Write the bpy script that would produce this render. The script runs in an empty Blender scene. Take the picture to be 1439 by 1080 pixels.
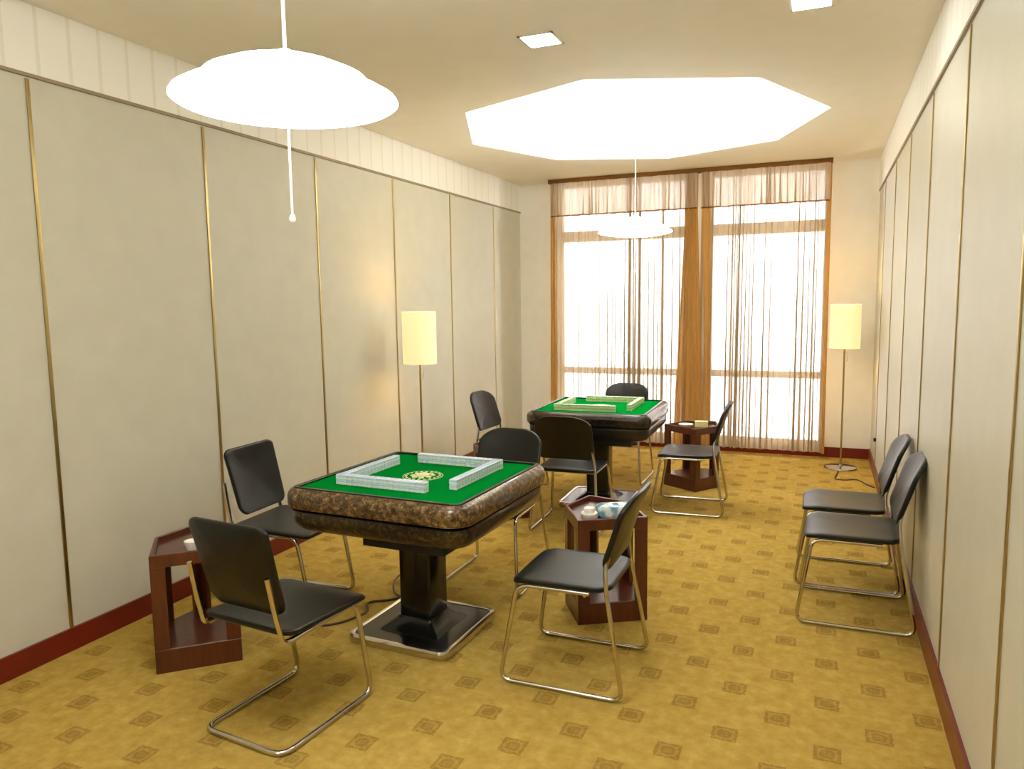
import bpy, bmesh, math, random
from mathutils import Vector, Matrix

# ------------------------------------------------------------------ camera, world, exposure
SC = bpy.context.scene
COL = SC.collection
PI = math.pi
FPX, YAW, PITCH, ROLL, EYE = 1050.0, 0.3929, 0.1102, -0.0139, 1.65
cam_data = bpy.data.cameras.new('camera')
cam = bpy.data.objects.new('camera', cam_data)
COL.objects.link(cam)
cam_data.sensor_fit = 'HORIZONTAL'
cam_data.sensor_width = 36.0
cam_data.lens = FPX / 1439.0 * 36.0
cam_data.clip_start = 0.02
cy, sy, cp, sp = math.cos(YAW), math.sin(YAW), math.cos(PITCH), math.sin(PITCH)
fwd = Vector((-sy * cp, cy * cp, -sp))
rgt = Vector((cy, sy, 0))
upv = rgt.cross(fwd)
r2 = math.cos(ROLL) * rgt + math.sin(ROLL) * upv
u2 = -math.sin(ROLL) * rgt + math.cos(ROLL) * upv
cam.matrix_world = Matrix(((r2.x, u2.x, -fwd.x, 0), (r2.y, u2.y, -fwd.y, 0), (r2.z, u2.z, -fwd.z, EYE), (0, 0, 0, 1)))
SC.camera = cam

world = bpy.data.worlds.new('world')
SC.world = world
world.use_nodes = True
bg = world.node_tree.nodes['Background']
bg.inputs[0].default_value = (0.94, 0.98, 1.03, 1)
bg.inputs[1].default_value = 9.5

SC.view_settings.view_transform = 'Standard'
SC.view_settings.look = 'None'
SC.view_settings.gamma = 1.0
SC.view_settings.use_curve_mapping = False
SC.view_settings.exposure = 0.96
SC.cycles.use_denoising = True
SC.cycles.max_bounces = 10
SC.cycles.diffuse_bounces = 6
SC.cycles.transparent_max_bounces = 40
SC.cycles.sample_clamp_indirect = 8.0
SC.cycles.caustics_reflective = False
SC.cycles.caustics_refractive = False

COVE_E, PENDANT_E, DOWN_E, LAMP_W, SHADE_E = 18.0, 11.0, 40.0, 2.0, 0.33

# window daylight: sampling portals just outside the two window openings
WX = [(-2.82, -1.36), (-1.13, 0.03)]
for i, (xa, xb) in enumerate(WX):
    ld = bpy.data.lights.new('window_portal', 'AREA')
    ld.shape = 'RECTANGLE'
    ld.size, ld.size_y = xb - xa, 2.88
    ld.cycles.is_portal = True
    lo = bpy.data.objects.new('window_portal', ld)
    lo.location = ((xa + xb) / 2, 8.47, 1.53)
    lo.rotation_euler = (-PI / 2, 0, 0)
    COL.objects.link(lo)

# ------------------------------------------------------------------ material helpers
def lin(r, g, b):
    f = lambda c: (c / 255 / 12.92) if c / 255 <= 0.04045 else ((c / 255 + 0.055) / 1.055) ** 2.4
    return (f(r), f(g), f(b), 1)

class NT:
    def __init__(self, name):
        self.m = bpy.data.materials.new(name)
        self.m.use_nodes = True
        self.t = self.m.node_tree
        self.p = self.t.nodes['Principled BSDF']
        self.out = self.t.nodes['Material Output']
    def n(self, typ, **kw):
        nd = self.t.nodes.new(typ)
        for k, v in kw.items():
            setattr(nd, k, v)
        return nd
    def l(self, a, b):
        self.t.links.new(a, b)
    def math(self, op, a, b=None, c=None):
        nd = self.n('ShaderNodeMath', operation=op)
        for i, v in enumerate((a, b, c)):
            if v is None: continue
            if isinstance(v, (int, float)): nd.inputs[i].default_value = v
            else: self.l(v, nd.inputs[i])
        return nd.outputs[0]
    def coord(self, scale=(1, 1, 1)):
        tc = self.n('ShaderNodeTexCoord')
        mp = self.n('ShaderNodeMapping')
        mp.inputs['Scale'].default_value = scale
        self.l(tc.outputs['Object'], mp.inputs[0])
        return mp.outputs[0]
    def noise(self, vec, scale, detail=3.0, rough=0.5):
        nd = self.n('ShaderNodeTexNoise')
        nd.inputs['Scale'].default_value = scale
        nd.inputs['Detail'].default_value = detail
        nd.inputs['Roughness'].default_value = rough
        if vec is not None: self.l(vec, nd.inputs['Vector'])
        return nd.outputs['Fac']
    def ramp(self, fac, stops):
        nd = self.n('ShaderNodeValToRGB')
        el = nd.color_ramp.elements
        while len(el) < len(stops): el.new(0.5)
        for e, (p, c) in zip(el, stops):
            e.position = p; e.color = c
        self.l(fac, nd.inputs[0])
        return nd.outputs[0]
    def mix(self, fac, a, b):
        nd = self.n('ShaderNodeMix', data_type='RGBA')
        if isinstance(fac, (int, float)): nd.inputs[0].default_value = fac
        else: self.l(fac, nd.inputs[0])
        for i, v in ((6, a), (7, b)):
            if isinstance(v, tuple): nd.inputs[i].default_value = v
            else: self.l(v, nd.inputs[i])
        return nd.outputs[2]
    def bump(self, h, strength=0.2, dist=0.002):
        nd = self.n('ShaderNodeBump')
        nd.inputs['Strength'].default_value = strength
        nd.inputs['Distance'].default_value = dist
        self.l(h, nd.inputs['Height'])
        self.l(nd.outputs[0], self.p.inputs['Normal'])
    def base(self, c):
        if isinstance(c, tuple): self.p.inputs['Base Color'].default_value = c
        else: self.l(c, self.p.inputs['Base Color'])
    def set(self, rough=None, metal=None, coat=None, spec=None):
        if rough is not None: self.p.inputs['Roughness'].default_value = rough
        if metal is not None: self.p.inputs['Metallic'].default_value = metal
        if coat is not None: self.p.inputs['Coat Weight'].default_value = coat
        if spec is not None: self.p.inputs['Specular IOR Level'].default_value = spec

def plain(name, c, rough=0.5, metal=0.0, var=0.06, scale=30, bump=0.0, coat=None, spec=None):
    m = NT(name)
    f = m.noise(m.coord(), scale)
    d = tuple(x * (1 - var) for x in c[:3]) + (1,)
    e = tuple(min(1, x * (1 + var)) for x in c[:3]) + (1,)
    m.base(m.ramp(f, [(0.3, d), (0.7, e)]))
    m.set(rough, metal, coat, spec)
    if bump: m.bump(f, bump)
    return m.m

def emitter(name, c, s):
    m = NT(name)
    m.base((0.8, 0.8, 0.8, 1))
    m.p.inputs['Emission Color'].default_value = c
    m.p.inputs['Emission Strength'].default_value = s
    m.set(0.5)
    return m.m

M = {}
# wall panels: pale stone-coloured vinyl with a faint grain
m = NT('panel_vinyl')
c = m.coord()
f1, f2 = m.noise(c, 6, 5), m.noise(c, 90, 2)
m.base(m.ramp(f1, [(0.3, lin(204, 200, 184)), (0.7, lin(209, 205, 190))]))
m.set(0.42, spec=0.4); m.bump(f2, 0.06, 0.001)
M['panel'] = m.m
# ribbed white band above the panels
m = NT('ribbed_band')
tc = m.n('ShaderNodeTexCoord'); sx = m.n('ShaderNodeSeparateXYZ'); m.l(tc.outputs['Object'], sx.inputs[0])
w = m.math('SINE', m.math('MULTIPLY', sx.outputs[1], 2 * PI / 0.16))
w2 = m.math('GREATER_THAN', w, 0.93)
m.base(m.mix(m.math('MULTIPLY', w2, 0.3), lin(246, 243, 235), lin(212, 204, 182)))
m.set(0.5); m.bump(w, 0.12, 0.004)
M['band'] = m.m
M['plaster'] = plain('white_plaster', lin(242, 240, 234), 0.6, var=0.02, scale=8, bump=0.03)
M['ceiling'] = plain('ceiling_paint', lin(240, 232, 214), 0.75, var=0.015, scale=5)
M['cove'] = plain('cove_paint', lin(244, 238, 226), 0.7, var=0.01)
M['mahogany'] = None
def wood(name, a, b, rough=0.3, sc=(3, 3, 40), coat=0.2):
    m = NT(name)
    f = m.noise(m.coord(sc), 2.2, 6, 0.6)
    m.base(m.ramp(f, [(0.3, a), (0.7, b)]))
    m.set(rough, coat=coat)
    return m.m
M['mahogany'] = wood('mahogany_skirting', lin(98, 14, 8), lin(120, 24, 12), 0.35, (40, 3, 3))
M['darkwood'] = wood('red_brown_wood', lin(72, 32, 16), lin(98, 48, 26), 0.3, (20, 20, 2))
M['darkwood_top'] = wood('red_brown_wood_top', lin(66, 26, 16), lin(88, 40, 24), 0.22, (3, 20, 3))
M['steel'] = plain('seam_metal', lin(186, 164, 112), 0.30, 1.0, 0.03)
M['gap'] = plain('shadow_gap_metal', lin(150, 134, 104), 0.5, 0.0, 0.05)
M['chrome'] = plain('chrome_tube', lin(206, 200, 190), 0.14, 1.0, 0.03)
M['vinyl'] = plain('black_vinyl', lin(13, 15, 11), 0.36, 0.0, 0.12, 160, 0.08, spec=0.42)
M['blackgloss'] = plain('black_lacquer', lin(14, 15, 14), 0.16, 0.0, 0.05, spec=0.5)
M['blackmatt'] = plain('black_metal', lin(22, 22, 20), 0.5, 0.2, 0.08)
M['felt'] = plain('green_felt', lin(4, 122, 44), 0.95, 0.0, 0.08, 300, 0.15, spec=0.0)
M['gold'] = plain('gold_trim', lin(196, 164, 96), 0.3, 0.8, 0.05)
M['ivory'] = plain('ivory_plastic', lin(226, 216, 170), 0.4, 0.0, 0.04)
M['white'] = plain('white_ceramic', lin(240, 236, 226), 0.25, 0.0, 0.02)
M['tile_white'] = plain('tile_white', lin(232, 236, 232), 0.25, 0.0, 0.02)
M['tile_blue'] = plain('tile_blue', lin(196, 212, 232), 0.25, 0.0, 0.02)
M['tile_cream'] = plain('tile_cream', lin(216, 222, 186), 0.25, 0.0, 0.02)
M['tile_green'] = plain('tile_green', lin(176, 196, 150), 0.25, 0.0, 0.02)
M['cable'] = plain('brown_cable', lin(70, 50, 24), 0.5, 0.0, 0.05)
M['whitecord'] = plain('white_cord', lin(240, 232, 205), 0.5, 0.0, 0.02)
M['alu'] = plain('window_aluminium', lin(170, 160, 140), 0.4, 0.6, 0.03)
M['pendant'] = emitter('pendant_shade_lit', (0.95, 1.0, 1.0, 1), PENDANT_E)
M['tube'] = emitter('cove_tube_lit', (0.93, 0.985, 1.0, 1), COVE_E)
M['tube_added'] = emitter('added_cove_tube_lit', (0.93, 0.985, 1.0, 1), COVE_E * 0.4)  # tubes of the two unseen recesses, added to light the near end
M['down'] = emitter('downlight_lit', (0.97, 1.0, 0.98, 1), DOWN_E)
# speckled table edging
def mottled(name, cols, scale=38, rough=0.28):
    m = NT(name)
    c = m.coord()
    f = m.noise(c, scale, 6, 0.7)
    g = m.noise(c, scale * 3.1, 3, 0.6)
    k = m.math('ADD', m.math('MULTIPLY', f, 0.7), m.math('MULTIPLY', g, 0.3))
    m.base(m.ramp(k, cols))
    m.set(rough, coat=0.35, spec=0.5)
    return m.m
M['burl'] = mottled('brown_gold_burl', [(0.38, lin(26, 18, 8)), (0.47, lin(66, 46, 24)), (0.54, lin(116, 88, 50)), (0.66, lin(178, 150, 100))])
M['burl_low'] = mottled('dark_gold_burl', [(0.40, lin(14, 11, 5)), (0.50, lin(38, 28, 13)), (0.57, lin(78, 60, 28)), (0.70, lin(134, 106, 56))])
M['edge_dark'] = mottled('dark_brown_edge', [(0.4, lin(22, 16, 12)), (0.6, lin(52, 36, 26))], 20, 0.22)  # darker brown variant of the edging, for the far table
M['edge_dark_low'] = mottled('black_brown_edge', [(0.4, lin(14, 12, 8)), (0.6, lin(30, 22, 14))], 20, 0.3)
# tissue packet
m = NT('tissue_wrap')
f = m.noise(m.coord(), 14, 2)
m.base(m.ramp(f, [(0.40, lin(96, 150, 180)), (0.47, lin(176, 204, 216)), (0.53, lin(236, 240, 240))]))
m.set(0.25)
M['wrap'] = m.m
M['paper'] = plain('cream_paper', lin(236, 220, 160), 0.6, 0.0, 0.05)
# carpet: gold pile with staggered dark square motifs
m = NT('carpet')
tc = m.n('ShaderNodeTexCoord'); sx = m.n('ShaderNodeSeparateXYZ'); 
nz = m.n('ShaderNodeTexNoise'); nz.inputs['Scale'].default_value = 60; nz.inputs['Detail'].default_value = 2
m.l(tc.outputs['Object'], nz.inputs['Vector'])
vm = m.n('ShaderNodeVectorMath', operation='SCALE'); m.l(nz.outputs['Color'], vm.inputs[0]); vm.inputs['Scale'].default_value = 0.016
va = m.n('ShaderNodeVectorMath', operation='ADD'); m.l(tc.outputs['Object'], va.inputs[0]); m.l(vm.outputs[0], va.inputs[1])
m.l(va.outputs[0], sx.inputs[0])
X, Y = sx.outputs[0], sx.outputs[1]
def cell(o, off, per):            # signed distance to the nearest lattice point, in metres
    q = m.math('DIVIDE', m.math('SUBTRACT', o, off), per)
    return m.math('MULTIPLY', m.math('SUBTRACT', q, m.math('ROUND', q)), per)
def motif(ox, oy):
    u, v = m.math('ABSOLUTE', cell(X, ox, 0.362)), m.math('ABSOLUTE', cell(Y, oy, 0.365))
    d = m.math('MAXIMUM', u, v)
    inside = m.math('LESS_THAN', d, 0.047)
    ring = m.math('MULTIPLY', m.math('GREATER_THAN', d, 0.026), m.math('LESS_THAN', d, 0.034))
    s = m.math('MULTIPLY', m.math('SINE', m.math('MULTIPLY', u, 210.0)), m.math('SINE', m.math('MULTIPLY', v, 210.0)))
    body = m.math('SUBTRACT', 1.0, m.math('MULTIPLY', ring, 0.55))
    body = m.math('SUBTRACT', body, m.math('MULTIPLY', m.math('GREATER_THAN', s, 0.35), 0.3))
    return m.math('MULTIPLY', inside, body)
mot = m.math('MAXIMUM', motif(-0.470, 3.342), motif(-0.289, 3.525))
co = m.coord()
big, fine, mid = m.noise(co, 1.3, 4), m.noise(co, 420, 2), m.noise(co, 17, 4, 0.65)
base = m.ramp(mid, [(0.3, lin(176, 143, 66)), (0.55, lin(194, 162, 82)), (0.75, lin(208, 178, 96))])
base = m.mix(m.math('MULTIPLY', big, 0.35), base, lin(178, 145, 64))
col = m.mix(m.math('MULTIPLY', mot, 0.46), base, lin(112, 76, 26))
m.base(col); m.set(0.95, spec=0.1); m.bump(fine, 0.5, 0.004)
M['carpet'] = m.m
# sheer curtain cloth
def cloth(name, fac_clear, c, trans=0.5):
    m = NT(name)
    m.t.nodes.remove(m.p)
    d, t, tr = m.n('ShaderNodeBsdfDiffuse'), m.n('ShaderNodeBsdfTranslucent'), m.n('ShaderNodeBsdfTransparent')
    f = m.noise(m.coord((60, 60, 3)), 3, 3)
    colr = m.ramp(f, [(0.3, tuple(x * 0.85 for x in c[:3]) + (1,)), (0.7, c)])
    m.l(colr, d.inputs[0]); m.l(colr, t.inputs[0])
    a, b = m.n('ShaderNodeMixShader'), m.n('ShaderNodeMixShader')
    a.inputs[0].default_value = trans
    m.l(d.outputs[0], a.inputs[1]); m.l(t.outputs[0], a.inputs[2])
    st = m.noise(m.coord((1, 1, 0.012)), 170, 3, 0.6)
    mr = m.n('ShaderNodeMapRange'); mr.inputs['From Min'].default_value = 0.3; mr.inputs['From Max'].default_value = 0.7
    mr.inputs['To Min'].default_value = fac_clear * 0.1; mr.inputs['To Max'].default_value = fac_clear * 1.9
    m.l(st, mr.inputs['Value']); m.l(mr.outputs[0], b.inputs[0])
    m.l(a.outputs[0], b.inputs[1]); m.l(tr.outputs[0], b.inputs[2])
    m.l(b.outputs[0], m.out.inputs[0])
    return m.m
M['sheer'] = cloth('sheer_curtain', 0.10, lin(192, 168, 136), 0.25)
M['valance'] = cloth('valance_cloth', 0.2, lin(228, 212, 186), 0.6)
M['drape'] = cloth('gathered_curtain', 0.05, lin(220, 172, 100), 0.35)
M['hem'] = cloth('curtain_hem', 0.05, lin(150, 104, 56), 0.3)
# window glass
m = NT('window_glass')
m.t.nodes.remove(m.p)
tr, gl, mx = m.n('ShaderNodeBsdfTransparent'), m.n('ShaderNodeBsdfGlossy'), m.n('ShaderNodeMixShader')
gl.inputs['Roughness'].default_value = 0.02
lw = m.n('ShaderNodeFresnel'); lw.inputs[0].default_value = 1.45
m.l(lw.outputs[0], mx.inputs[0]); m.l(tr.outputs[0], mx.inputs[1]); m.l(gl.outputs[0], mx.inputs[2]); m.l(mx.outputs[0], m.out.inputs[0])
M['glass'] = m.m
# lamp shade fabric, lit from within
m = NT('lamp_shade_fabric')
m.base(lin(250, 232, 178)); m.set(0.8)
m.p.inputs['Emission Color'].default_value = lin(255, 228, 176)
m.p.inputs['Emission Strength'].default_value = SHADE_E
M['shade'] = m.m
M['bulb'] = emitter('bulb_lit', (1.0, 0.85, 0.6, 1), 12.0)

# ------------------------------------------------------------------ mesh helpers
def obj(name, bm, mat, parent=None, smooth=True, angle=40):
    me = bpy.data.meshes.new(name)
    bmesh.ops.recalc_face_normals(bm, faces=bm.faces)
    bm.to_mesh(me); bm.free()
    for mt in (mat if isinstance(mat, (list, tuple)) else [mat]): me.materials.append(mt)
    if smooth:
        me.shade_smooth()
        me.set_sharp_from_angle(angle=math.radians(angle))
    o = bpy.data.objects.new(name, me)
    COL.objects.link(o)
    if parent: o.parent = parent
    return o
def tag(o, label, cat, group=None, kind=None):
    o['label'] = label; o['category'] = cat
    if group: o['group'] = group
    if kind: o['kind'] = kind
    return o
def thing(name, label, cat, loc=(0, 0, 0), rz=0.0, group=None):
    o = bpy.data.objects.new(name, None)
    COL.objects.link(o)
    o.empty_display_size = 0.1
    o.location = loc; o.rotation_euler = (0, 0, rz)
    return tag(o, label, cat, group)
def struct(name, bm, mat, label, cat, parent=None, smooth=False):
    o = obj(name, bm, mat, parent, smooth)
    if parent is None: tag(o, label, cat, kind='structure')
    return o
def dup(root, loc, rz, label, group=None):
    r = root.copy(); COL.objects.link(r)
    r.location = loc; r.rotation_euler = (0, 0, rz); r['label'] = label
    if group: r['group'] = group
    for ch in list(root.children):
        c = ch.copy(); COL.objects.link(c); c.parent = r
        for g in list(ch.children):
            d = g.copy(); COL.objects.link(d); d.parent = c
    return r
def box(bm, x0, x1, y0, y1, z0, z1, mi=0):
    vs = [bm.verts.new((x, y, z)) for z in (z0, z1) for (x, y) in ((x0, y0), (x1, y0), (x1, y1), (x0, y1))]
    for f in ((3, 2, 1, 0), (4, 5, 6, 7), (0, 1, 5, 4), (1, 2, 6, 5), (2, 3, 7, 6), (3, 0, 4, 7)):
        bm.faces.new([vs[i] for i in f]).material_index = mi
    return vs
def bev(bm, off, seg=2):
    bmesh.ops.bevel(bm, geom=[e for e in bm.edges], offset=off, segments=seg, affect='EDGES', profile=0.6)
def boxobj(name, dims, mat, parent=None, b=0.0):
    bm = bmesh.new(); box(bm, *dims)
    if b: bev(bm, b)
    return obj(name, bm, mat, parent)
def rrect(hx, hy, r, n=6):
    pts = []
    for k, (sx_, sy_) in enumerate(((1, 1), (-1, 1), (-1, -1), (1, -1))):
        for i in range(n + 1):
            a = (k + i / n) * PI / 2
            pts.append((sx_ * (hx - r) + r * math.cos(a), sy_ * (hy - r) + r * math.sin(a)))
    return pts
def loft(bm, rings, cap0=True, cap1=True):
    prev = None; first = None
    for ring in rings:
        vs = [bm.verts.new(p) for p in ring]
        if prev:
            n = len(vs)
            for i in range(n):
                bm.faces.new((prev[i], prev[(i + 1) % n], vs[(i + 1) % n], vs[i]))
        else: first = vs
        prev = vs
    if cap0: bm.faces.new(list(reversed(first)))
    if cap1: bm.faces.new(prev)
def rr_loft(bm, spec, n=6, cap0=True, cap1=True):      # spec: (half size, corner radius, z)
    loft(bm, [[(x, y, z) for x, y in rrect(h, h, r, n)] for h, r, z in spec], cap0, cap1)
def lathe(bm, prof, n=32, cx=0, cy_=0):
    rings = []
    for r, z in prof:
        if r < 1e-6: rings.append([bm.verts.new((cx, cy_, z))])
        else: rings.append([bm.verts.new((cx + r * math.cos(2 * PI * i / n), cy_ + r * math.sin(2 * PI * i / n), z)) for i in range(n)])
    for a, b in zip(rings, rings[1:]):
        for i in range(n):
            j = (i + 1) % n
            if len(a) == 1 and len(b) == 1: continue
            if len(a) == 1: bm.faces.new((a[0], b[i], b[j]))
            elif len(b) == 1: bm.faces.new((a[i], a[j], b[0]))
            else: bm.faces.new((a[i], a[j], b[j], b[i]))
def fillet(pts, r, n=6, closed=False):
    pts = [Vector(p) for p in pts]
    out = []
    N = len(pts)
    for i, p in enumerate(pts):
        if not closed and i in (0, N - 1): out.append(p); continue
        a, b = pts[i - 1], pts[(i + 1) % N]
        da, db = (a - p), (b - p)
        rr = min(r, da.length * 0.48, db.length * 0.48)
        da.normalize(); db.normalize()
        ang = da.angle(db)
        if ang > 3.1: out.append(p); continue
        s, e = p + da * rr, p + db * rr
        for k in range(n + 1):
            t = k / n
            out.append((1 - t) ** 2 * s + 2 * t * (1 - t) * p + t * t * e)
    return out
def tube(bm, pts, r, n=10, closed=False):
    pts = [Vector(p) for p in pts]
    N = len(pts)
    rings = []; nrm = None
    for i, p in enumerate(pts):
        if closed: t = pts[(i + 1) % N] - pts[i - 1]
        else: t = pts[min(i + 1, N - 1)] - pts[max(i - 1, 0)]
        t.normalize()
        if nrm is None:
            nrm = t.orthogonal().normalized()
        else:
            nrm = nrm - t * nrm.dot(t)
            nrm = nrm.normalized() if nrm.length > 1e-6 else t.orthogonal().normalized()
        bi = t.cross(nrm)
        rings.append([bm.verts.new(p + (nrm * math.cos(2 * PI * k / n) + bi * math.sin(2 * PI * k / n)) * r) for k in range(n)])
    pairs = list(zip(rings, rings[1:])) + ([(rings[-1], rings[0])] if closed else [])
    for a, b in pairs:
        for k in range(n):
            bm.faces.new((a[k], a[(k + 1) % n], b[(k + 1) % n], b[k]))
    if not closed:
        bm.faces.new(list(reversed(rings[0]))); bm.faces.new(rings[-1])
def pad(bm, outline, th, fn, dome=0.25):
    """cushioned slab: outline in 2-D, thickness th, fn(u, v, w) places a point (w = height above the mid-plane)"""
    top = [(1.0, 0.0), (0.995, 0.28), (0.975, 0.44), (0.94, 0.5), (0.8, 0.5 + dome * 0.10), (0.55, 0.5 + dome * 0.2), (0.28, 0.5 + dome * 0.25)]
    bot = [(0.995, -0.28), (0.97, -0.45), (0.93, -0.5), (0.6, -0.5), (0.28, -0.5)]
    seq = list(reversed(bot)) + top
    rings = [[bm.verts.new(fn(u * s, v * s, w * th)) for u, v in outline] for s, w in seq]
    n = len(outline)
    for a, b in zip(rings, rings[1:]):
        for i in range(n):
            bm.faces.new((a[i], a[(i + 1) % n], b[(i + 1) % n], b[i]))
    for ring, w, rev in ((rings[0], -0.5, True), (rings[-1], 0.5 + dome * 0.26, False)):
        c0 = bm.verts.new(fn(0, 0, w * th))
        for i in range(n):
            a, b = ring[i], ring[(i + 1) % n]
            bm.faces.new((b, a, c0) if rev else (a, b, c0))

# ------------------------------------------------------------------ the room
XL, XR, YF, YB, ZC, ZR = -3.32, 0.4955, 8.325, -5.0, 3.0, 2.684
T = 0.12
bm = bmesh.new(); box(bm, XL - T, XR + T, YB - T, YF + T + 0.05, -0.1, 0.0)
struct('floor', bm, M['carpet'], 'gold patterned carpet with small dark square motifs', 'floor')
OCT = [(-1.40, 6.0), (-1.36, 1.67), (-1.36, -2.70)]  # second and third recess are out of view, lit to brighten the near end
RO = 1.42
def octa(c, r, z): return [(c[0] + r * math.cos(k * PI / 4), c[1] + r * math.sin(k * PI / 4), z) for k in range(8)]
bm = bmesh.new()
edges = []
def loop(pts):
    vs = [bm.verts.new(p) for p in pts]
    for i in range(len(vs)): edges.append(bm.edges.new((vs[i], vs[(i + 1) % len(vs)])))
loop([(XL - T, YB - T, ZC), (XR + T, YB - T, ZC), (XR + T, YF + T, ZC), (XL - T, YF + T, ZC)])
for c in OCT: loop(octa(c, RO, ZC))
bmesh.ops.triangle_fill(bm, use_beauty=True, use_dissolve=False, edges=edges)
bm.normal_update()
res = bmesh.ops.extrude_face_region(bm, geom=bm.faces[:])
for v in [g for g in res['geom'] if isinstance(g, bmesh.types.BMVert)]: v.co.z += 0.02
struct('ceiling', bm, M['ceiling'], 'cream ceiling with an octagonal recess', 'ceiling')
for i, c in enumerate(OCT):
    bm = bmesh.new()
    ro2, zt = RO + 0.16, ZC + 0.34
    loft(bm, [octa(c, ro2, ZC + 0.02), octa(c, ro2, zt), octa(c, ro2 + 0.1, zt), octa(c, ro2 + 0.1, ZC + 0.02)], False, False)
    bm.faces.new([bm.verts.new(p) for p in octa(c, ro2 + 0.1, zt)])
    bm.faces.new([bm.verts.new(p) for p in octa(c, ro2 + 0.1, zt + 0.05)])
    o = struct('ceiling_recess', bm, M['cove'], 'octagonal ceiling recess glowing with hidden light above the far table' if i == 0 else ('unseen octagonal ceiling recess with added light above the near pendant lamp' if i == 1 else 'unseen octagonal ceiling recess added for light behind the camera'), 'ceiling recess')
    bm = bmesh.new()
    tube(bm, octa(c, RO + 0.12, ZC + 0.036), 0.014, 6, closed=True)
    obj('light_tube', bm, M['tube' if i == 0 else 'tube_added'], o)

def wall_side(name, x, sgn):
    # sgn: +1 room lies towards +X
    bm = bmesh.new()
    xs = sorted((x, x - sgn * T))
    box(bm, xs[0], xs[1], YB - T, YF, 0, ZC)
    o = struct(name, bm, M['panel'], name.split('_')[1] + ' wall of tall pale vinyl panels with metal seams', 'wall')
    bm = bmesh.new()
    xs = sorted((x, x + sgn * 0.012))
    box(bm, xs[0], xs[1], YB, YF - 0.001, ZR + 0.012, ZC - 0.001)
    struct('ribbed_band', bm, M['band'], '', '', o)
    return o
wall_side('wall_left', XL, 1)
wall_side('wall_right', XR, -1)
# panel seams and the rail under the band
n = 1
for x, sgn, nm in ((XL, 1, 'left'), (XR, -1, 'right')):
    for k in range(-6, 6):
        yy = 2.386 + 1.0326 * k
        bm = bmesh.new()
        xs = sorted((x, x + sgn * 0.006))
        box(bm, xs[0], xs[1], yy - 0.009, yy + 0.009, 0.112, ZR - 0.012)
        bev(bm, 0.002, 2)
        struct('trim_%d' % n, bm, M['steel'], 'metal seam strip between panels on the %s wall' % nm, 'trim', smooth=True)
        n += 1
    bm = bmesh.new()
    xs = sorted((x, x + sgn * 0.0125))
    box(bm, xs[0], xs[1], YB, YF - 0.001, ZR - 0.004, ZR + 0.0115)
    struct('trim_%d' % n, bm, M['gap'], 'dark metal rail above the panels on the %s wall' % nm, 'trim'); n += 1
    bm = bmesh.new()
    xs = sorted((x, x + sgn * 0.015))
    box(bm, xs[0], xs[1], YB, YF - 0.001, 0.0, 0.11)
    struct('baseboard_%s' % nm, bm, M['mahogany'], 'red-brown wooden skirting along the %s wall' % nm, 'baseboard')
bm = bmesh.new(); box(bm, XL - T, XR + T, YB - T, YB, 0, ZC)
struct('wall_back', bm, M['plaster'], 'plain white wall behind the camera', 'wall')
bm = bmesh.new()
for a, b in ((XL - T, WX[0][0]), (WX[0][1], WX[1][0]), (WX[1][1], XR + T)): box(bm, a, b, YF, YF + T, 0, ZC)
for a, b in WX:
    box(bm, a, b, YF, YF + T, 0, 0.11); box(bm, a, b, YF, YF + T, 2.97, ZC)
struct('wall_far', bm, M['plaster'], 'white end wall with two tall windows', 'wall')
bm = bmesh.new(); box(bm, XL + 0.016, XR - 0.016, YF - 0.015, YF - 0.0005, 0, 0.105)
struct('baseboard_far', bm, M['mahogany'], 'red-brown wooden skirting below the windows', 'baseboard')
for i, (a, b) in enumerate(WX):
    bm = bmesh.new()
    y0, y1 = YF + 0.02, YF + 0.08
    z0, z1 = 0.11, 2.97
    box(bm, a, a + 0.03, y0, y1, z0, z1); box(bm, b - 0.03, b, y0, y1, z0, z1)
    for q0, q1 in ((z0, z0 + 0.05), (0.81, 0.88), (2.32, 2.44), (z1 - 0.04, z1)):
        box(bm, a + 0.03, b - 0.03, y0, y1, q0, q1)
    o = struct('window_%d' % (i + 1), bm, M['alu'], ('left' if i == 0 else 'right') + ' tall window behind the sheer curtain', 'window')
    bm = bmesh.new()
    for q0, q1 in ((z0 + 0.05, 0.81), (0.88, 2.32), (2.44, z1 - 0.04)):
        box(bm, a + 0.03, b - 0.03, YF + 0.045, YF + 0.051, q0, q1)
    obj('pane', bm, M['glass'], o, smooth=False)

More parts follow.
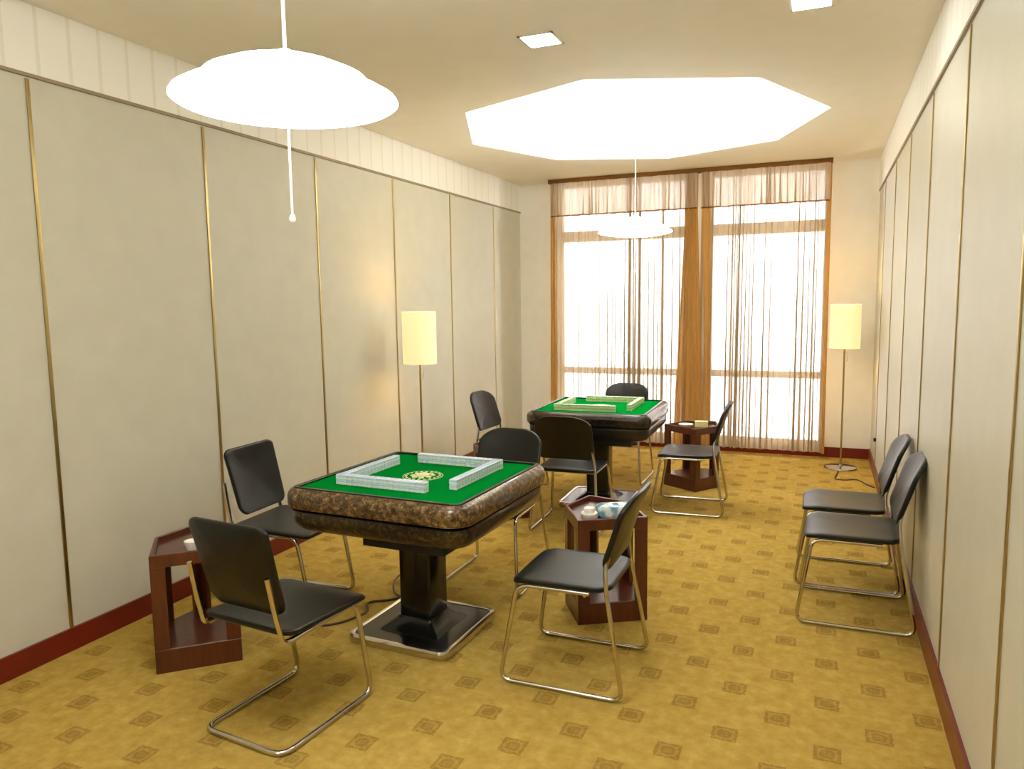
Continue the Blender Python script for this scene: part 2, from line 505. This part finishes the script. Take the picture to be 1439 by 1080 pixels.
# ------------------------------------------------------------------ curtains
rnd = random.Random(7)
def sheet(bm, xt, xb, z0, z1, y, amp, wl, seed, nz=14, pinch=None, gather=0.45):
    """rippled cloth from z1 (x range xt) down to z0 (x range xb)"""
    r = random.Random(seed)
    W = max(xt[1] - xt[0], xb[1] - xb[0])
    nf = max(2, int(W / wl))
    widths = [r.uniform(0.45, 1.6) for _ in range(nf)]
    amps = [r.uniform(0.45, 1.25) for _ in range(nf)]
    tot = sum(widths); per = 14
    us, ph, am = [], [], []
    acc = 0
    for i, wd in enumerate(widths):
        for k in range(per):
            t = k / per
            us.append((acc + wd * t) / tot); ph.append(2 * PI * (i + t))
            am.append(amps[i] * (1 - t) + amps[(i + 1) % nf] * t)
        acc += wd
    us.append(1.0); ph.append(2 * PI * nf); am.append(amps[0])
    drift = [r.uniform(-1, 1) for _ in range(nf + 1)]
    rows = []
    for j in range(nz + 1):
        s = j / nz
        z = z1 + (z0 - z1) * s
        xa, xe = xt[0] + (xb[0] - xt[0]) * s, xt[1] + (xb[1] - xt[1]) * s
        aa = amp * (0.65 + 0.5 * s)
        row = []
        for i, (u, p, a) in enumerate(zip(us, ph, am)):
            k = int(p / (2 * PI) + 1e-6)
            dp = drift[min(k, nf)] * 0.5 * s * math.sin(p / 2) ** 2
            xx = xa + (xe - xa) * u + gather * aa * a * math.sin(2 * (p + dp))
            yy = y + aa * a * math.sin(p + dp)
            if pinch: yy = y + (yy - y) * (0.5 + 0.5 * s)
            row.append(bm.verts.new((xx, yy, z)))
        rows.append(row)
    for a, b in zip(rows, rows[1:]):
        for i in range(len(a) - 1):
            bm.faces.new((a[i], a[i + 1], b[i + 1], b[i]))
for i, (x0, x1) in enumerate(((-2.85, -1.235), (-1.195, 0.04))):
    side = 'left' if i == 0 else 'right'
    t = thing('curtain', 'sheer brown curtain hanging over the %s window' % side, 'curtain', (0, 0, 0), 0, 'sheer brown curtains on the end wall')
    bm = bmesh.new(); sheet(bm, (x0, x1), (x0 - 0.02, x1), 0.075, 2.95, 8.15, 0.034, 0.085, 11 + i, gather=0.6)
    obj('sheer_cloth', bm, M['sheer'], t, angle=180)
    bm = bmesh.new(); sheet(bm, (x0, x1), (x0 + 0.005, x1), 2.60, 2.955, 8.085, 0.026, 0.11, 31 + i, 5, gather=0.8)
    v = obj('valance', bm, M['valance'], t, angle=180)
    bm = bmesh.new(); sheet(bm, (x0, x1), (x0, x1), 2.587, 2.603, 8.083, 0.026, 0.11, 31 + i, 1)
    obj('valance_hem', bm, M['hem'], v, angle=180)
    bm = bmesh.new()
    if i == 0: sheet(bm, (-1.34, -1.245), (-1.47, -1.13), 0.07, 2.95, 8.105, 0.016, 0.05, 51)
    else: sheet(bm, (-1.195, -1.105), (-1.12, -1.07), 0.07, 2.95, 8.105, 0.012, 0.045, 52)
    obj('gathered_edge', bm, M['drape'], t, angle=180)
    bm = bmesh.new()
    if i == 0: sheet(bm, (-2.86, -2.81), (-2.88, -2.80), 0.07, 2.95, 8.11, 0.014, 0.04, 53)
    else: sheet(bm, (0.015, 0.055), (0.03, 0.06), 0.07, 2.95, 8.11, 0.010, 0.035, 54)
    obj('side_fold', bm, M['drape'], t, angle=180)
bm = bmesh.new(); box(bm, -2.88, 0.06, 8.085, 8.165, 2.957, 2.999)
tag(obj('curtain_rail', bm, M['hem'], None, False), 'long curtain rail at the ceiling above both windows', 'curtain rail')

# ------------------------------------------------------------------ lamps
def pendant(c, zt, label):
    zl = 2.185
    t = thing('pendant_lamp', label, 'pendant lamp', (c[0], c[1], zl), 0, 'glowing white pendant lamps')
    bm = bmesh.new()
    lathe(bm, [(0, -0.032), (0.08, -0.031), (0.16, -0.024), (0.24, -0.012), (0.282, -0.003), (0.294, 0.004), (0.289, 0.012), (0.265, 0.026), (0.23, 0.040), (0.217, 0.048)], 48)
    sh = obj('lower_shade', bm, M['pendant'], t, angle=60)
    bm = bmesh.new()
    lathe(bm, [(0.219, 0.044), (0.221, 0.052), (0.21, 0.064), (0.16, 0.086), (0.10, 0.106), (0.045, 0.120), (0.03, 0.124), (0.016, 0.136), (0, 0.138)], 48)
    obj('upper_shade', bm, M['pendant'], t, angle=60)
    bm = bmesh.new(); tube(bm, [(0, 0, 0.135), (0, 0, zt - zl - 0.03)], 0.0045, 8)
    obj('cord', bm, M['whitecord'], t)
    bm = bmesh.new(); lathe(bm, [(0, zt - zl - 0.001), (0.05, zt - zl - 0.001), (0.048, zt - zl - 0.018), (0.02, zt - zl - 0.034), (0, zt - zl - 0.036)], 24)
    obj('ceiling_rose', bm, M['white'], t)
    bm = bmesh.new(); tube(bm, [(0, 0, -0.03), (0, 0, -0.30)], 0.0028, 6)
    pc = obj('pull_cord', bm, M['whitecord'], t)
    bm = bmesh.new(); lathe(bm, [(0, -0.29), (0.006, -0.294), (0.009, -0.305), (0.006, -0.312), (0, -0.313)], 12)
    obj('pull_knob', bm, M['whitecord'], pc)
pendant((-1.337, 1.685), ZC + 0.34, 'large glowing white pendant lamp near the left wall, pull cord below')
pendant(OCT[0], ZC + 0.34, 'glowing white pendant lamp in front of the curtained window')
pendant(OCT[2], ZC + 0.34, 'unseen white pendant lamp added for light behind the camera')  # out-of-view lamp, added to light the near end of the room
for k, (x, y, lab) in enumerate(((-1.39, 3.81, 'square lit ceiling downlight in front of the octagonal recess'), (-0.085, 3.85, 'square lit ceiling downlight at the top edge near the right wall'), (-1.39, -0.51, 'unseen square downlight added for light above the camera, by the room centre line'), (-0.085, -0.51, 'unseen square downlight added for light above the camera, by the right wall'))):  # last two are out of view, added to light the near end
    t = thing('downlight', lab, 'downlight', (x, y, ZC), 0, 'square ceiling downlights')
    bm = bmesh.new()
    for a in (0, 1, 2, 3):
        vs = box(bm, -0.096, 0.096, 0.083, 0.096, -0.006, -0.0005)
        bmesh.ops.rotate(bm, verts=vs, cent=(0, 0, 0), matrix=Matrix.Rotation(a * PI / 2, 3, 'Z'))
    obj('frame', bm, M['white'], t, False)
    boxobj('diffuser', (-0.0828, 0.0828, -0.0828, 0.0828, -0.005, -0.0008), M['down'], t)
def floor_lamp(loc, label):
    t = thing('floor_lamp', label, 'floor lamp', loc, 0, 'floor lamps with cream drum shades')
    bm = bmesh.new(); lathe(bm, [(0, 0), (0.145, 0), (0.15, 0.006), (0.147, 0.014), (0.13, 0.018), (0.02, 0.026), (0.014, 0.04), (0, 0.04)], 40)
    obj('base', bm, M['chrome'], t)
    bm = bmesh.new(); tube(bm, [(0, 0, 0.03), (0, 0, 1.20)], 0.0085, 10)
    obj('pole', bm, M['steel'], t)
    bm = bmesh.new()
    lathe(bm, [(0.134, 1.165), (0.136, 1.165), (0.136, 1.58), (0.134, 1.58), (0.134, 1.165)], 48)
    s = obj('lamp_shade', bm, M['shade'], t)
    bm = bmesh.new()
    for a in range(3): tube(bm, [(0, 0, 1.20), (0.134 * math.cos(a * 2.094), 0.134 * math.sin(a * 2.094), 1.20)], 0.002, 6)
    obj('shade_carrier', bm, M['steel'], s)
    bm = bmesh.new(); lathe(bm, [(0, 1.20), (0.014, 1.21), (0.03, 1.30), (0.024, 1.345), (0, 1.36)], 20)
    obj('bulb', bm, M['bulb'], t)
    bm = bmesh.new(); tube(bm, fillet([(0.0085, 0, 1.13), (0.03, 0, 1.12), (0.03, 0, 1.06), (0.018, 0, 1.04)], 0.015), 0.002, 6)
    obj('pull_switch', bm, M['steel'], t)
    ld = bpy.data.lights.new('lamp_bulb_light', 'POINT'); ld.energy = LAMP_W; ld.color = (1.0, 0.84, 0.60); ld.shadow_soft_size = 0.035
    lo = bpy.data.objects.new('lamp_bulb_light', ld); lo.location = (0, 0, 1.40); lo.parent = t; COL.objects.link(lo)
floor_lamp((-2.985, 5.27, 0), 'floor lamp with lit cream drum shade by the left wall panels')
floor_lamp((0.21, 7.80, 0), 'floor lamp with lit cream drum shade in the corner right of the curtain')
bm = bmesh.new()
tube(bm, fillet([(0.19, 7.66, 0.006), (0.17, 7.45, 0.006), (0.15, 7.28, 0.006), (0.24, 7.26, 0.006), (0.33, 7.34, 0.006), (0.38, 7.24, 0.006), (0.43, 7.10, 0.006), (0.468, 7.05, 0.006)], 0.08, 8), 0.005, 6)
tag(obj('power_cord', bm, M['cable']), 'thin brown cord curling on the carpet before the corner floor lamp', 'cord')
t = thing('wall_socket', 'small white wall socket low on the right wall near the window', 'socket', (XR, 7.41, 0.34))
boxobj('socket_plate', (-0.009, -0.0005, -0.035, 0.035, -0.05, 0.05), M['white'], t, 0.002)
boxobj('plug', (-0.03, -0.0095, -0.02, 0.02, 0.01, 0.04), M['blackmatt'], t, 0.003)

# ------------------------------------------------------------------ chairs
def seat_outline(w, d, r): return rrect(w / 2, d / 2, r, 7)
def back_outline(w, h, rx, ry, rb, n=7):
    pts = []
    for k, (sx_, sy_, ax, ay) in enumerate(((1, 1, rx, ry), (-1, 1, rx, ry), (-1, -1, rb, rb), (1, -1, rb, rb))):
        for i in range(n + 1):
            a = (k + i / n) * PI / 2
            pts.append((sx_ * (w - ax) + ax * math.cos(a), sy_ * (h - ay) + ay * math.sin(a)))
    return pts
def make_cantilever(label):
    t = thing('cantilever_chair', label, 'chair')
    x = 0.208
    bm = bmesh.new()
    path = [(-x, -0.205, 0.425), (-x, 0.175, 0.435), (-x + 0.002, 0.255, 0.0115), (-x + 0.002, -0.26, 0.0115), (x - 0.002, -0.26, 0.0115), (x - 0.002, 0.255, 0.0115), (x, 0.175, 0.435), (x, -0.205, 0.425)]
    tube(bm, fillet(path, 0.06, 8), 0.0112, 10)
    obj('frame', bm, M['chrome'], t)
    bm = bmesh.new()
    def fs(u, v, w):
        z = 0.45 + w - 0.10 * max(0, v - 0.12) ** 2 * 10 + 0.16 * max(0, -v - 0.12) ** 2 * 8 - 0.014 * (1 - (u / 0.22) ** 2) * (0.6 if abs(v) < 0.3 else 0)
        return (u, v + 0.008, z)
    pad(bm, seat_outline(0.455, 0.47, 0.05), 0.024, fs)
    obj('seat', bm, M['vinyl'], t)
    bm = bmesh.new()
    def fb(u, v, w):         # u across, v up the back, w towards the sitter
        k = 1 - 0.10 * max(0.0, -v / 0.18) ** 2
        return (u * k, -0.265 - 0.26 * v + 0.55 * u * u + 0.5 * v * v + w, 0.69 + v)
    pad(bm, back_outline(0.20, 0.18, 0.05, 0.032, 0.045), 0.024, fb)
    obj('backrest', bm, M['vinyl'], t)
    for s in (-1, 1):
        bm = bmesh.new()
        pts = fillet([(s * x, -0.19, 0.427), (s * (x - 0.002), -0.232, 0.432), (s * (x - 0.004), -0.262, 0.56), (s * (x - 0.008), -0.285, 0.69)], 0.03, 5)
        tube(bm, pts, 0.010, 8)
        obj('back_support', bm, M['chrome'], t)
    return t
def make_sled(label):
    t = thing('sled_chair', label, 'chair')
    for s in (-1, 1):
        bm = bmesh.new()
        path = [(s * 0.205, -0.12, 0.432), (s * 0.207, 0.165, 0.432), (s * 0.215, 0.205, 0.415), (s * 0.25, 0.272, 0.0105), (s * 0.25, -0.275, 0.0105), (s * 0.218, -0.195, 0.47), (s * 0.204, -0.19, 0.55), (s * 0.196, -0.200, 0.60)]
        tube(bm, fillet(path, 0.055, 8), 0.0098, 10)
        obj('side_frame', bm, M['chrome'], t)
    for yy in (0.10, -0.10):
        bm = bmesh.new(); tube(bm, [(-0.206, yy, 0.4225), (0.206, yy, 0.4225)], 0.008, 8)
        obj('cross_bar', bm, M['chrome'], t)
    bm = bmesh.new()
    def fs(u, v, w):
        z = 0.4545 + w - 1.0 * max(0, v - 0.13) ** 2 * 1.6 + 0.9 * max(0, -v - 0.13) ** 2 - 0.010 * (1 - (u / 0.22) ** 2)
        return (u, v + 0.014, z)
    pad(bm, seat_outline(0.44, 0.45, 0.07), 0.026, fs)
    obj('seat', bm, M['vinyl'], t)
    bm = bmesh.new()
    def fb(u, v, w):
        k = 1 - 0.07 * max(0.0, v / 0.16) ** 2
        return (u * k, -0.246 - 0.34 * v + 0.55 * u * u - 0.5 * v * v + w, 0.698 + v)
    pad(bm, back_outline(0.212, 0.162, 0.15, 0.085, 0.05, 10), 0.026, fb)
    obj('backrest', bm, M['vinyl'], t)
    return t
G1, G2, G3 = 'chairs around the front mahjong table', 'chairs around the far mahjong table', 'chairs lined up by the right wall'
D = math.radians
ca = make_cantilever('black cantilever chair with its back to the camera, before the front mahjong table')
ca.location = (-1.955, 2.32, 0); ca.rotation_euler[2] = D(-5.5); ca['group'] = G1
dup(ca, (-2.70, 3.285, 0), D(-88), 'black chair between the left wall panels and the front mahjong table', G1)
sb = make_sled('black sled chair with chrome legs right of the front mahjong table, nearest its side table')
sb.location = (-0.985, 3.10, 0); sb.rotation_euler[2] = D(90); sb['group'] = G1
dup(sb, (-1.775, 3.985, 0), D(180), 'black chair behind the front mahjong table, facing the camera', G1)
dup(sb, (-1.66, 5.15, 0), D(2), 'black chair on the near side of the far mahjong table, its back to the camera', G2)
dup(sb, (-2.52, 5.99, 0), D(-94), 'black chair between the left wall and the far mahjong table', G2)
dup(sb, (-1.70, 6.72, 0), D(180), 'black chair behind the far mahjong table, in front of the curtain', G2)
dup(sb, (-0.93, 5.92, 0), D(93), 'black sled chair right of the far mahjong table', G2)
dup(sb, (0.19, 4.19, 0), D(90), 'nearer of the two black chairs standing against the right wall', G3)
dup(sb, (0.165, 4.725, 0), D(90), 'farther of the two black chairs standing against the right wall', G3)

# ------------------------------------------------------------------ mahjong tables
def make_table(label, loc, rz, m_up, m_low):
    t = thing('mahjong_table', label, 'mahjong table', loc, rz, 'mahjong tables')
    bm = bmesh.new()
    rr_loft(bm, [(0.43, 0.02, 0.778), (0.43, 0.02, 0.790)], 4)
    obj('felt_top', bm, M['felt'], t)
    bm = bmesh.new()
    rr_loft(bm, [(0.4302, 0.02, 0.776), (0.4302, 0.02, 0.797), (0.436, 0.024, 0.801), (0.448, 0.035, 0.800), (0.452, 0.04, 0.793), (0.452, 0.04, 0.776)], 6, False, False)
    obj('inner_rim', bm, M['blackgloss'], t)
    bm = bmesh.new()
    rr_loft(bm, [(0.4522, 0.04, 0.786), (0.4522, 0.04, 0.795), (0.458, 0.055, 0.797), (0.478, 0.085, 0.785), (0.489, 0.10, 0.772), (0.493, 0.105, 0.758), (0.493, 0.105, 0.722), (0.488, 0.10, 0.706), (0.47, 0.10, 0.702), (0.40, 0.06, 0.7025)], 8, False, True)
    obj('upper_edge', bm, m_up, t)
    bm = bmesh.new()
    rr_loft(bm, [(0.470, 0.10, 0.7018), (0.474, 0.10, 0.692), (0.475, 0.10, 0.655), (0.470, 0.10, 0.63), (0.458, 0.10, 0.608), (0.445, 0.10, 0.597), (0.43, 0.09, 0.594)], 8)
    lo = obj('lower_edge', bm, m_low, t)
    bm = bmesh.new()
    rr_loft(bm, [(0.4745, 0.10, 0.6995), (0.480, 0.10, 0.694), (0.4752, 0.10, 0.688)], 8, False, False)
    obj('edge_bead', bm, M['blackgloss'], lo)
    boxobj('machine_housing', (-0.09, 0.34, -0.395, 0.30, 0.543, 0.5935), M['blackmatt'], t, 0.006)
    bm = bmesh.new()
    rr_loft(bm, [(0.088, 0.012, 0.5935), (0.088, 0.012, 0.075)], 3)
    col_ = obj('pedestal_column', bm, M['blackgloss'], t)
    bm = bmesh.new()
    rr_loft(bm, [(0.165, 0.02, 0.0405), (0.16, 0.02, 0.046), (0.10, 0.015, 0.085), (0.094, 0.012, 0.10), (0.0885, 0.012, 0.10)], 3, True, False)
    obj('column_skirt', bm, M['blackgloss'], col_)
    bm = bmesh.new()
    rr_loft(bm, [(0.256, 0.03, 0.008), (0.256, 0.03, 0.040)], 5)
    bp = obj('base_plate', bm, M['blackgloss'], t)
    bm = bmesh.new()
    rr_loft(bm, [(0.2562, 0.03, 0.0), (0.276, 0.045, 0.0), (0.282, 0.05, 0.010), (0.282, 0.05, 0.032), (0.276, 0.045, 0.044), (0.264, 0.035, 0.046), (0.2562, 0.03, 0.042)], 6, False, False)
    obj('base_rim', bm, M['chrome'], bp)
    bp.location.y = col_.location.y = -0.022
    bm = bmesh.new()
    lathe(bm, [(0, 0.7925), (0.098, 0.7925), (0.098, 0.7905)], 40)
    d = obj('centre_disc', bm, M['felt'], t)
    bm = bmesh.new()
    for k in range(20):
        a = 2 * PI * k / 20
        lathe(bm, [(0.0075, 0.7925), (0.007, 0.7945), (0.004, 0.7952), (0, 0.7955)], 8, 0.086 * math.cos(a), 0.086 * math.sin(a))
    tube(bm, [(0.1 * math.cos(2 * PI * k / 40), 0.1 * math.sin(2 * PI * k / 40), 0.7915) for k in range(40)], 0.0018, 6, closed=True)
    obj('disc_border', bm, M['ivory'], d)
    bm = bmesh.new()
    lathe(bm, [(0.034, 0.7925), (0.033, 0.799), (0.026, 0.803), (0, 0.804)], 24)
    for k in range(8):
        a = 2 * PI * (k + 0.5) / 8
        lathe(bm, [(0.014, 0.7925), (0.013, 0.796), (0.006, 0.7975), (0, 0.798)], 10, 0.049 * math.cos(a), 0.052 * math.sin(a))
    obj('dice_dome', bm, M['ivory'], d)
    return t
T1, R1 = (-1.822, 3.215, 0), D(-2.2)
T2, R2 = (-1.655, 5.875, 0), D(1.5)
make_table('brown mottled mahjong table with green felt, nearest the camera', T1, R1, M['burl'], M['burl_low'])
make_table('dark-edged mahjong table with green felt, farther back by the curtain', T2, R2, M['edge_dark'], M['edge_dark_low'])
# tiles
TW, TD, TH = 0.0292, 0.040, 0.0245
def tile_mesh(name, low, up):
    bm = bmesh.new()
    rings = []
    for h, z in ((0.003, 0.0), (0.0008, 0.002), (0.0, 0.004), (0.0, 0.013)): rings.append((h, z))
    def rg(i, z): return [(x, y, z) for x, y in rrect(TW / 2 - 0.0004 - i, TD / 2 - i, 0.0025, 2)]
    loft(bm, [rg(0.0025, 0.0), rg(0.0, 0.0025), rg(0.0, 0.0125)], True, False)
    k = len(bm.faces)
    loft(bm, [rg(0.0, 0.0125), rg(0.0, TH - 0.003), rg(0.0028, TH - 0.0002)], False, True)
    bm.faces.ensure_lookup_table()
    for f in bm.faces[k:]: f.material_index = 1
    bmesh.ops.recalc_face_normals(bm, faces=bm.faces)
    me = bpy.data.meshes.new(name); bm.to_mesh(me); bm.free()
    me.materials.append(low); me.materials.append(up)
    me.shade_smooth(); me.set_sharp_from_angle(angle=D(35))
    return me
def tile_walls(loc, rz, me, colour, tname, sides):
    cr, sr = math.cos(rz), math.sin(rz)
    h, L = 0.300, 17 * TW
    # each wall: start, direction (pinwheel: every wall runs up to the next one's flank)
    walls = ((-h, -h + TD / 2, 0), (h - TD / 2, -h, 90), (h, h - TD / 2, 180), (-h + TD / 2, h, 270))
    for (wx, wy, a), side in zip(walls, sides):
        ca_, sa_ = math.cos(D(a)), math.sin(D(a))
        off = 0.0 if a in (0, 180) else 0.105
        if a in (0, 180): off = -0.004
        for lay in (0, 1):
            ln = 'upper' if lay else 'lower'
            for k in range(17):
                s = off + (k + 0.5) * TW
                lx, ly = wx + ca_ * s, wy + sa_ * s
                o = bpy.data.objects.new('mahjong_tile', me)
                COL.objects.link(o)
                o.location = (loc[0] + cr * lx - sr * ly, loc[1] + sr * lx + cr * ly, 0.7902 + lay * (TH + 0.0002))
                o.rotation_euler[2] = rz + D(a)
                tag(o, '%s mahjong tile, %s layer of the row %s, %s' % (colour, ln, side, tname), 'mahjong tile', '%s tiles of the row %s, %s' % (ln, side, tname))
SD = ('nearest the camera', 'on the right', 'at the back', 'on the left')
tile_walls(T1, R1, tile_mesh('mahjong_tile_blue', M['tile_white'], M['tile_blue']), 'pale blue', 'front table', SD)
tile_walls(T2, R2, tile_mesh('mahjong_tile_cream', M['tile_cream'], M['tile_green']), 'pale green', 'far table', SD)
bm = bmesh.new()
tube(bm, fillet([(-1.97, 3.500, 0.006), (-2.05, 3.51, 0.006), (-2.19, 3.50, 0.006), (-2.27, 3.62, 0.03), (-2.29, 3.74, 0.04), (-2.20, 3.76, 0.03), (-2.11, 3.62, 0.006), (-2.16, 3.45, 0.006), (-2.30, 3.37, 0.006), (-2.20, 3.27, 0.006), (-2.27, 3.06, 0.006), (-2.45, 2.98, 0.006)], 0.09, 8), 0.006, 8)
tag(obj('power_cord', bm, M['cable']), 'brown power cord looping on the carpet left of the front table pedestal', 'cord')

# ------------------------------------------------------------------ pentagonal side tables
PENT = [(-0.183, -0.24), (0.183, -0.24), (0.183, 0.06), (0, 0.243), (-0.183, 0.06)]
def inset(poly, d):
    n_ = len(poly); out = []
    for i in range(n_):
        p0, p1, p2 = Vector(poly[i - 1]), Vector(poly[i]), Vector(poly[(i + 1) % n_])
        e1, e2 = (p1 - p0).normalized(), (p2 - p1).normalized()
        n1, n2 = Vector((-e1.y, e1.x)), Vector((-e2.y, e2.x))
        b = (n1 + n2); b = b / b.dot(n1)
        q = p1 + b * d
        out.append((q.x, q.y))
    return out
def prism(bm, poly, z0, z1): loft(bm, [[(x, y, z0) for x, y in poly], [(x, y, z1) for x, y in poly]])
def make_side_table(label):
    t = thing('side_table', label, 'side table')
    ins = [inset(PENT, d) for d in (0, 0.004, 0.05)]
    rg = lambda P, z: [(x, y, z) for x, y in P]
    bm = bmesh.new(); loft(bm, [rg(PENT, 0.0), rg(PENT, 0.106), rg(ins[1], 0.11)])
    obj('base_plinth', bm, M['darkwood'], t, angle=20)
    I14 = inset(PENT, 0.016)
    bm = bmesh.new(); loft(bm, [rg(I14, 0.492), rg(PENT, 0.492), rg(PENT, 0.547), rg(ins[1], 0.55), rg(inset(PENT, 0.013), 0.55), rg(I14, 0.546), rg(I14, 0.492)], False, False)
    obj('top_rim', bm, M['darkwood'], t, angle=20)
    bm = bmesh.new(); prism(bm, inset(PENT, 0.0162), 0.505, 0.528)
    obj('table_top', bm, M['darkwood_top'], t, angle=20)
    n_ = len(PENT)
    for i in range(n_):
        p = Vector(PENT[i]); a = (Vector(PENT[i - 1]) - p).normalized(); b = (Vector(PENT[(i + 1) % n_]) - p).normalized()
        q = Vector(inset(PENT, 0.022)[i]); w = 0.062
        poly = [p, p + b * w]
        qb = q + b * (w - (q - p).dot(b)); qa = q + a * (w - (q - p).dot(a))
        poly += [qb, q, qa, p + a * w]
        bm = bmesh.new(); prism(bm, [(v.x, v.y) for v in poly], 0.1105, 0.4915)
        obj('corner_post', bm, M['darkwood'], t, angle=20)
    return t
GS = 'pentagonal wooden side tables'
st = make_side_table('red-brown wooden side table by the left wall, behind the nearest chair')
st.location = (-2.758, 2.645, 0); st.rotation_euler[2] = D(43); st['group'] = GS
dup(st, (-1.073, 3.81, 0), D(31), 'red-brown wooden side table holding a tissue packet, right of the front table', GS)
dup(st, (-0.985, 6.70, 0), D(-33), 'dark wooden side table in front of the curtain, right of the far table', GS)
dup(st, (-2.32, 5.29, 0), D(40), 'wooden side table at the left corner of the far table, mostly hidden', GS)
ZT = 0.5282
# small things on the side tables
t = thing('ashtray', 'white two-tier round ashtray on the middle side table beside the tissue packet', 'ashtray', (-1.078, 3.618, ZT))
bm = bmesh.new(); lathe(bm, [(0, 0), (0.036, 0), (0.043, 0.008), (0.044, 0.036), (0.040, 0.040), (0.028, 0.040)], 28); obj('bowl', bm, M['white'], t)
bm = bmesh.new(); lathe(bm, [(0.028, 0.040), (0.028, 0.060), (0.025, 0.064), (0.012, 0.064), (0, 0.058)], 28); obj('lid', bm, M['white'], t)
t = thing('tissue_packet', 'blue and white plastic tissue packet on the middle side table', 'tissue packet', (-0.965, 3.72, ZT), D(28))
bm = bmesh.new()
def fp(u, v, w):
    e = min(1, max(0, (0.10 - abs(u)) / 0.03))
    return (u, v, 0.034 + w * (0.3 + 0.7 * e ** 0.5))
pad(bm, rrect(0.10, 0.056, 0.02, 6), 0.06, fp, 0.2)
obj('wrapper', bm, M['wrap'], t, angle=60)
boxobj('opening_tab', (-0.018, 0.012, -0.012, 0.012, 0.0655, 0.0680), M['blackmatt'], t, 0.001)
t = thing('teacup', 'small white cup on the left side table behind the nearest chair back', 'cup', (-2.652, 2.520, ZT))
bm = bmesh.new(); lathe(bm, [(0, 0), (0.018, 0), (0.02, 0.004), (0.030, 0.03), (0.034, 0.05), (0.032, 0.05), (0.027, 0.03), (0.016, 0.008), (0, 0.007)], 24); obj('cup_body', bm, M['white'], t)
bm = bmesh.new(); tube(bm, fillet([(0.029, 0, 0.038), (0.05, 0, 0.04), (0.048, 0, 0.016), (0.025, 0, 0.014)], 0.012), 0.0035, 8); obj('handle', bm, M['white'], t)
bm = bmesh.new(); lathe(bm, [(0, 0), (0.05, 0), (0.064, 0.014), (0.066, 0.026), (0.061, 0.026), (0.05, 0.010), (0, 0.008)], 28)
o = tag(obj('saucer', bm, M['white']), 'round white dish on the side table in front of the curtain', 'dish'); o.location = (-1.085, 6.63, ZT)
t = thing('cigarette_box', 'small pale yellow box on the side table in front of the curtain', 'box', (-0.955, 6.66, ZT), D(12))
boxobj('carton', (-0.055, 0.055, -0.035, 0.035, 0, 0.04), M['paper'], t, 0.003)
boxobj('lid', (-0.056, 0.056, -0.036, 0.036, 0.0402, 0.052), M['paper'], t, 0.003)
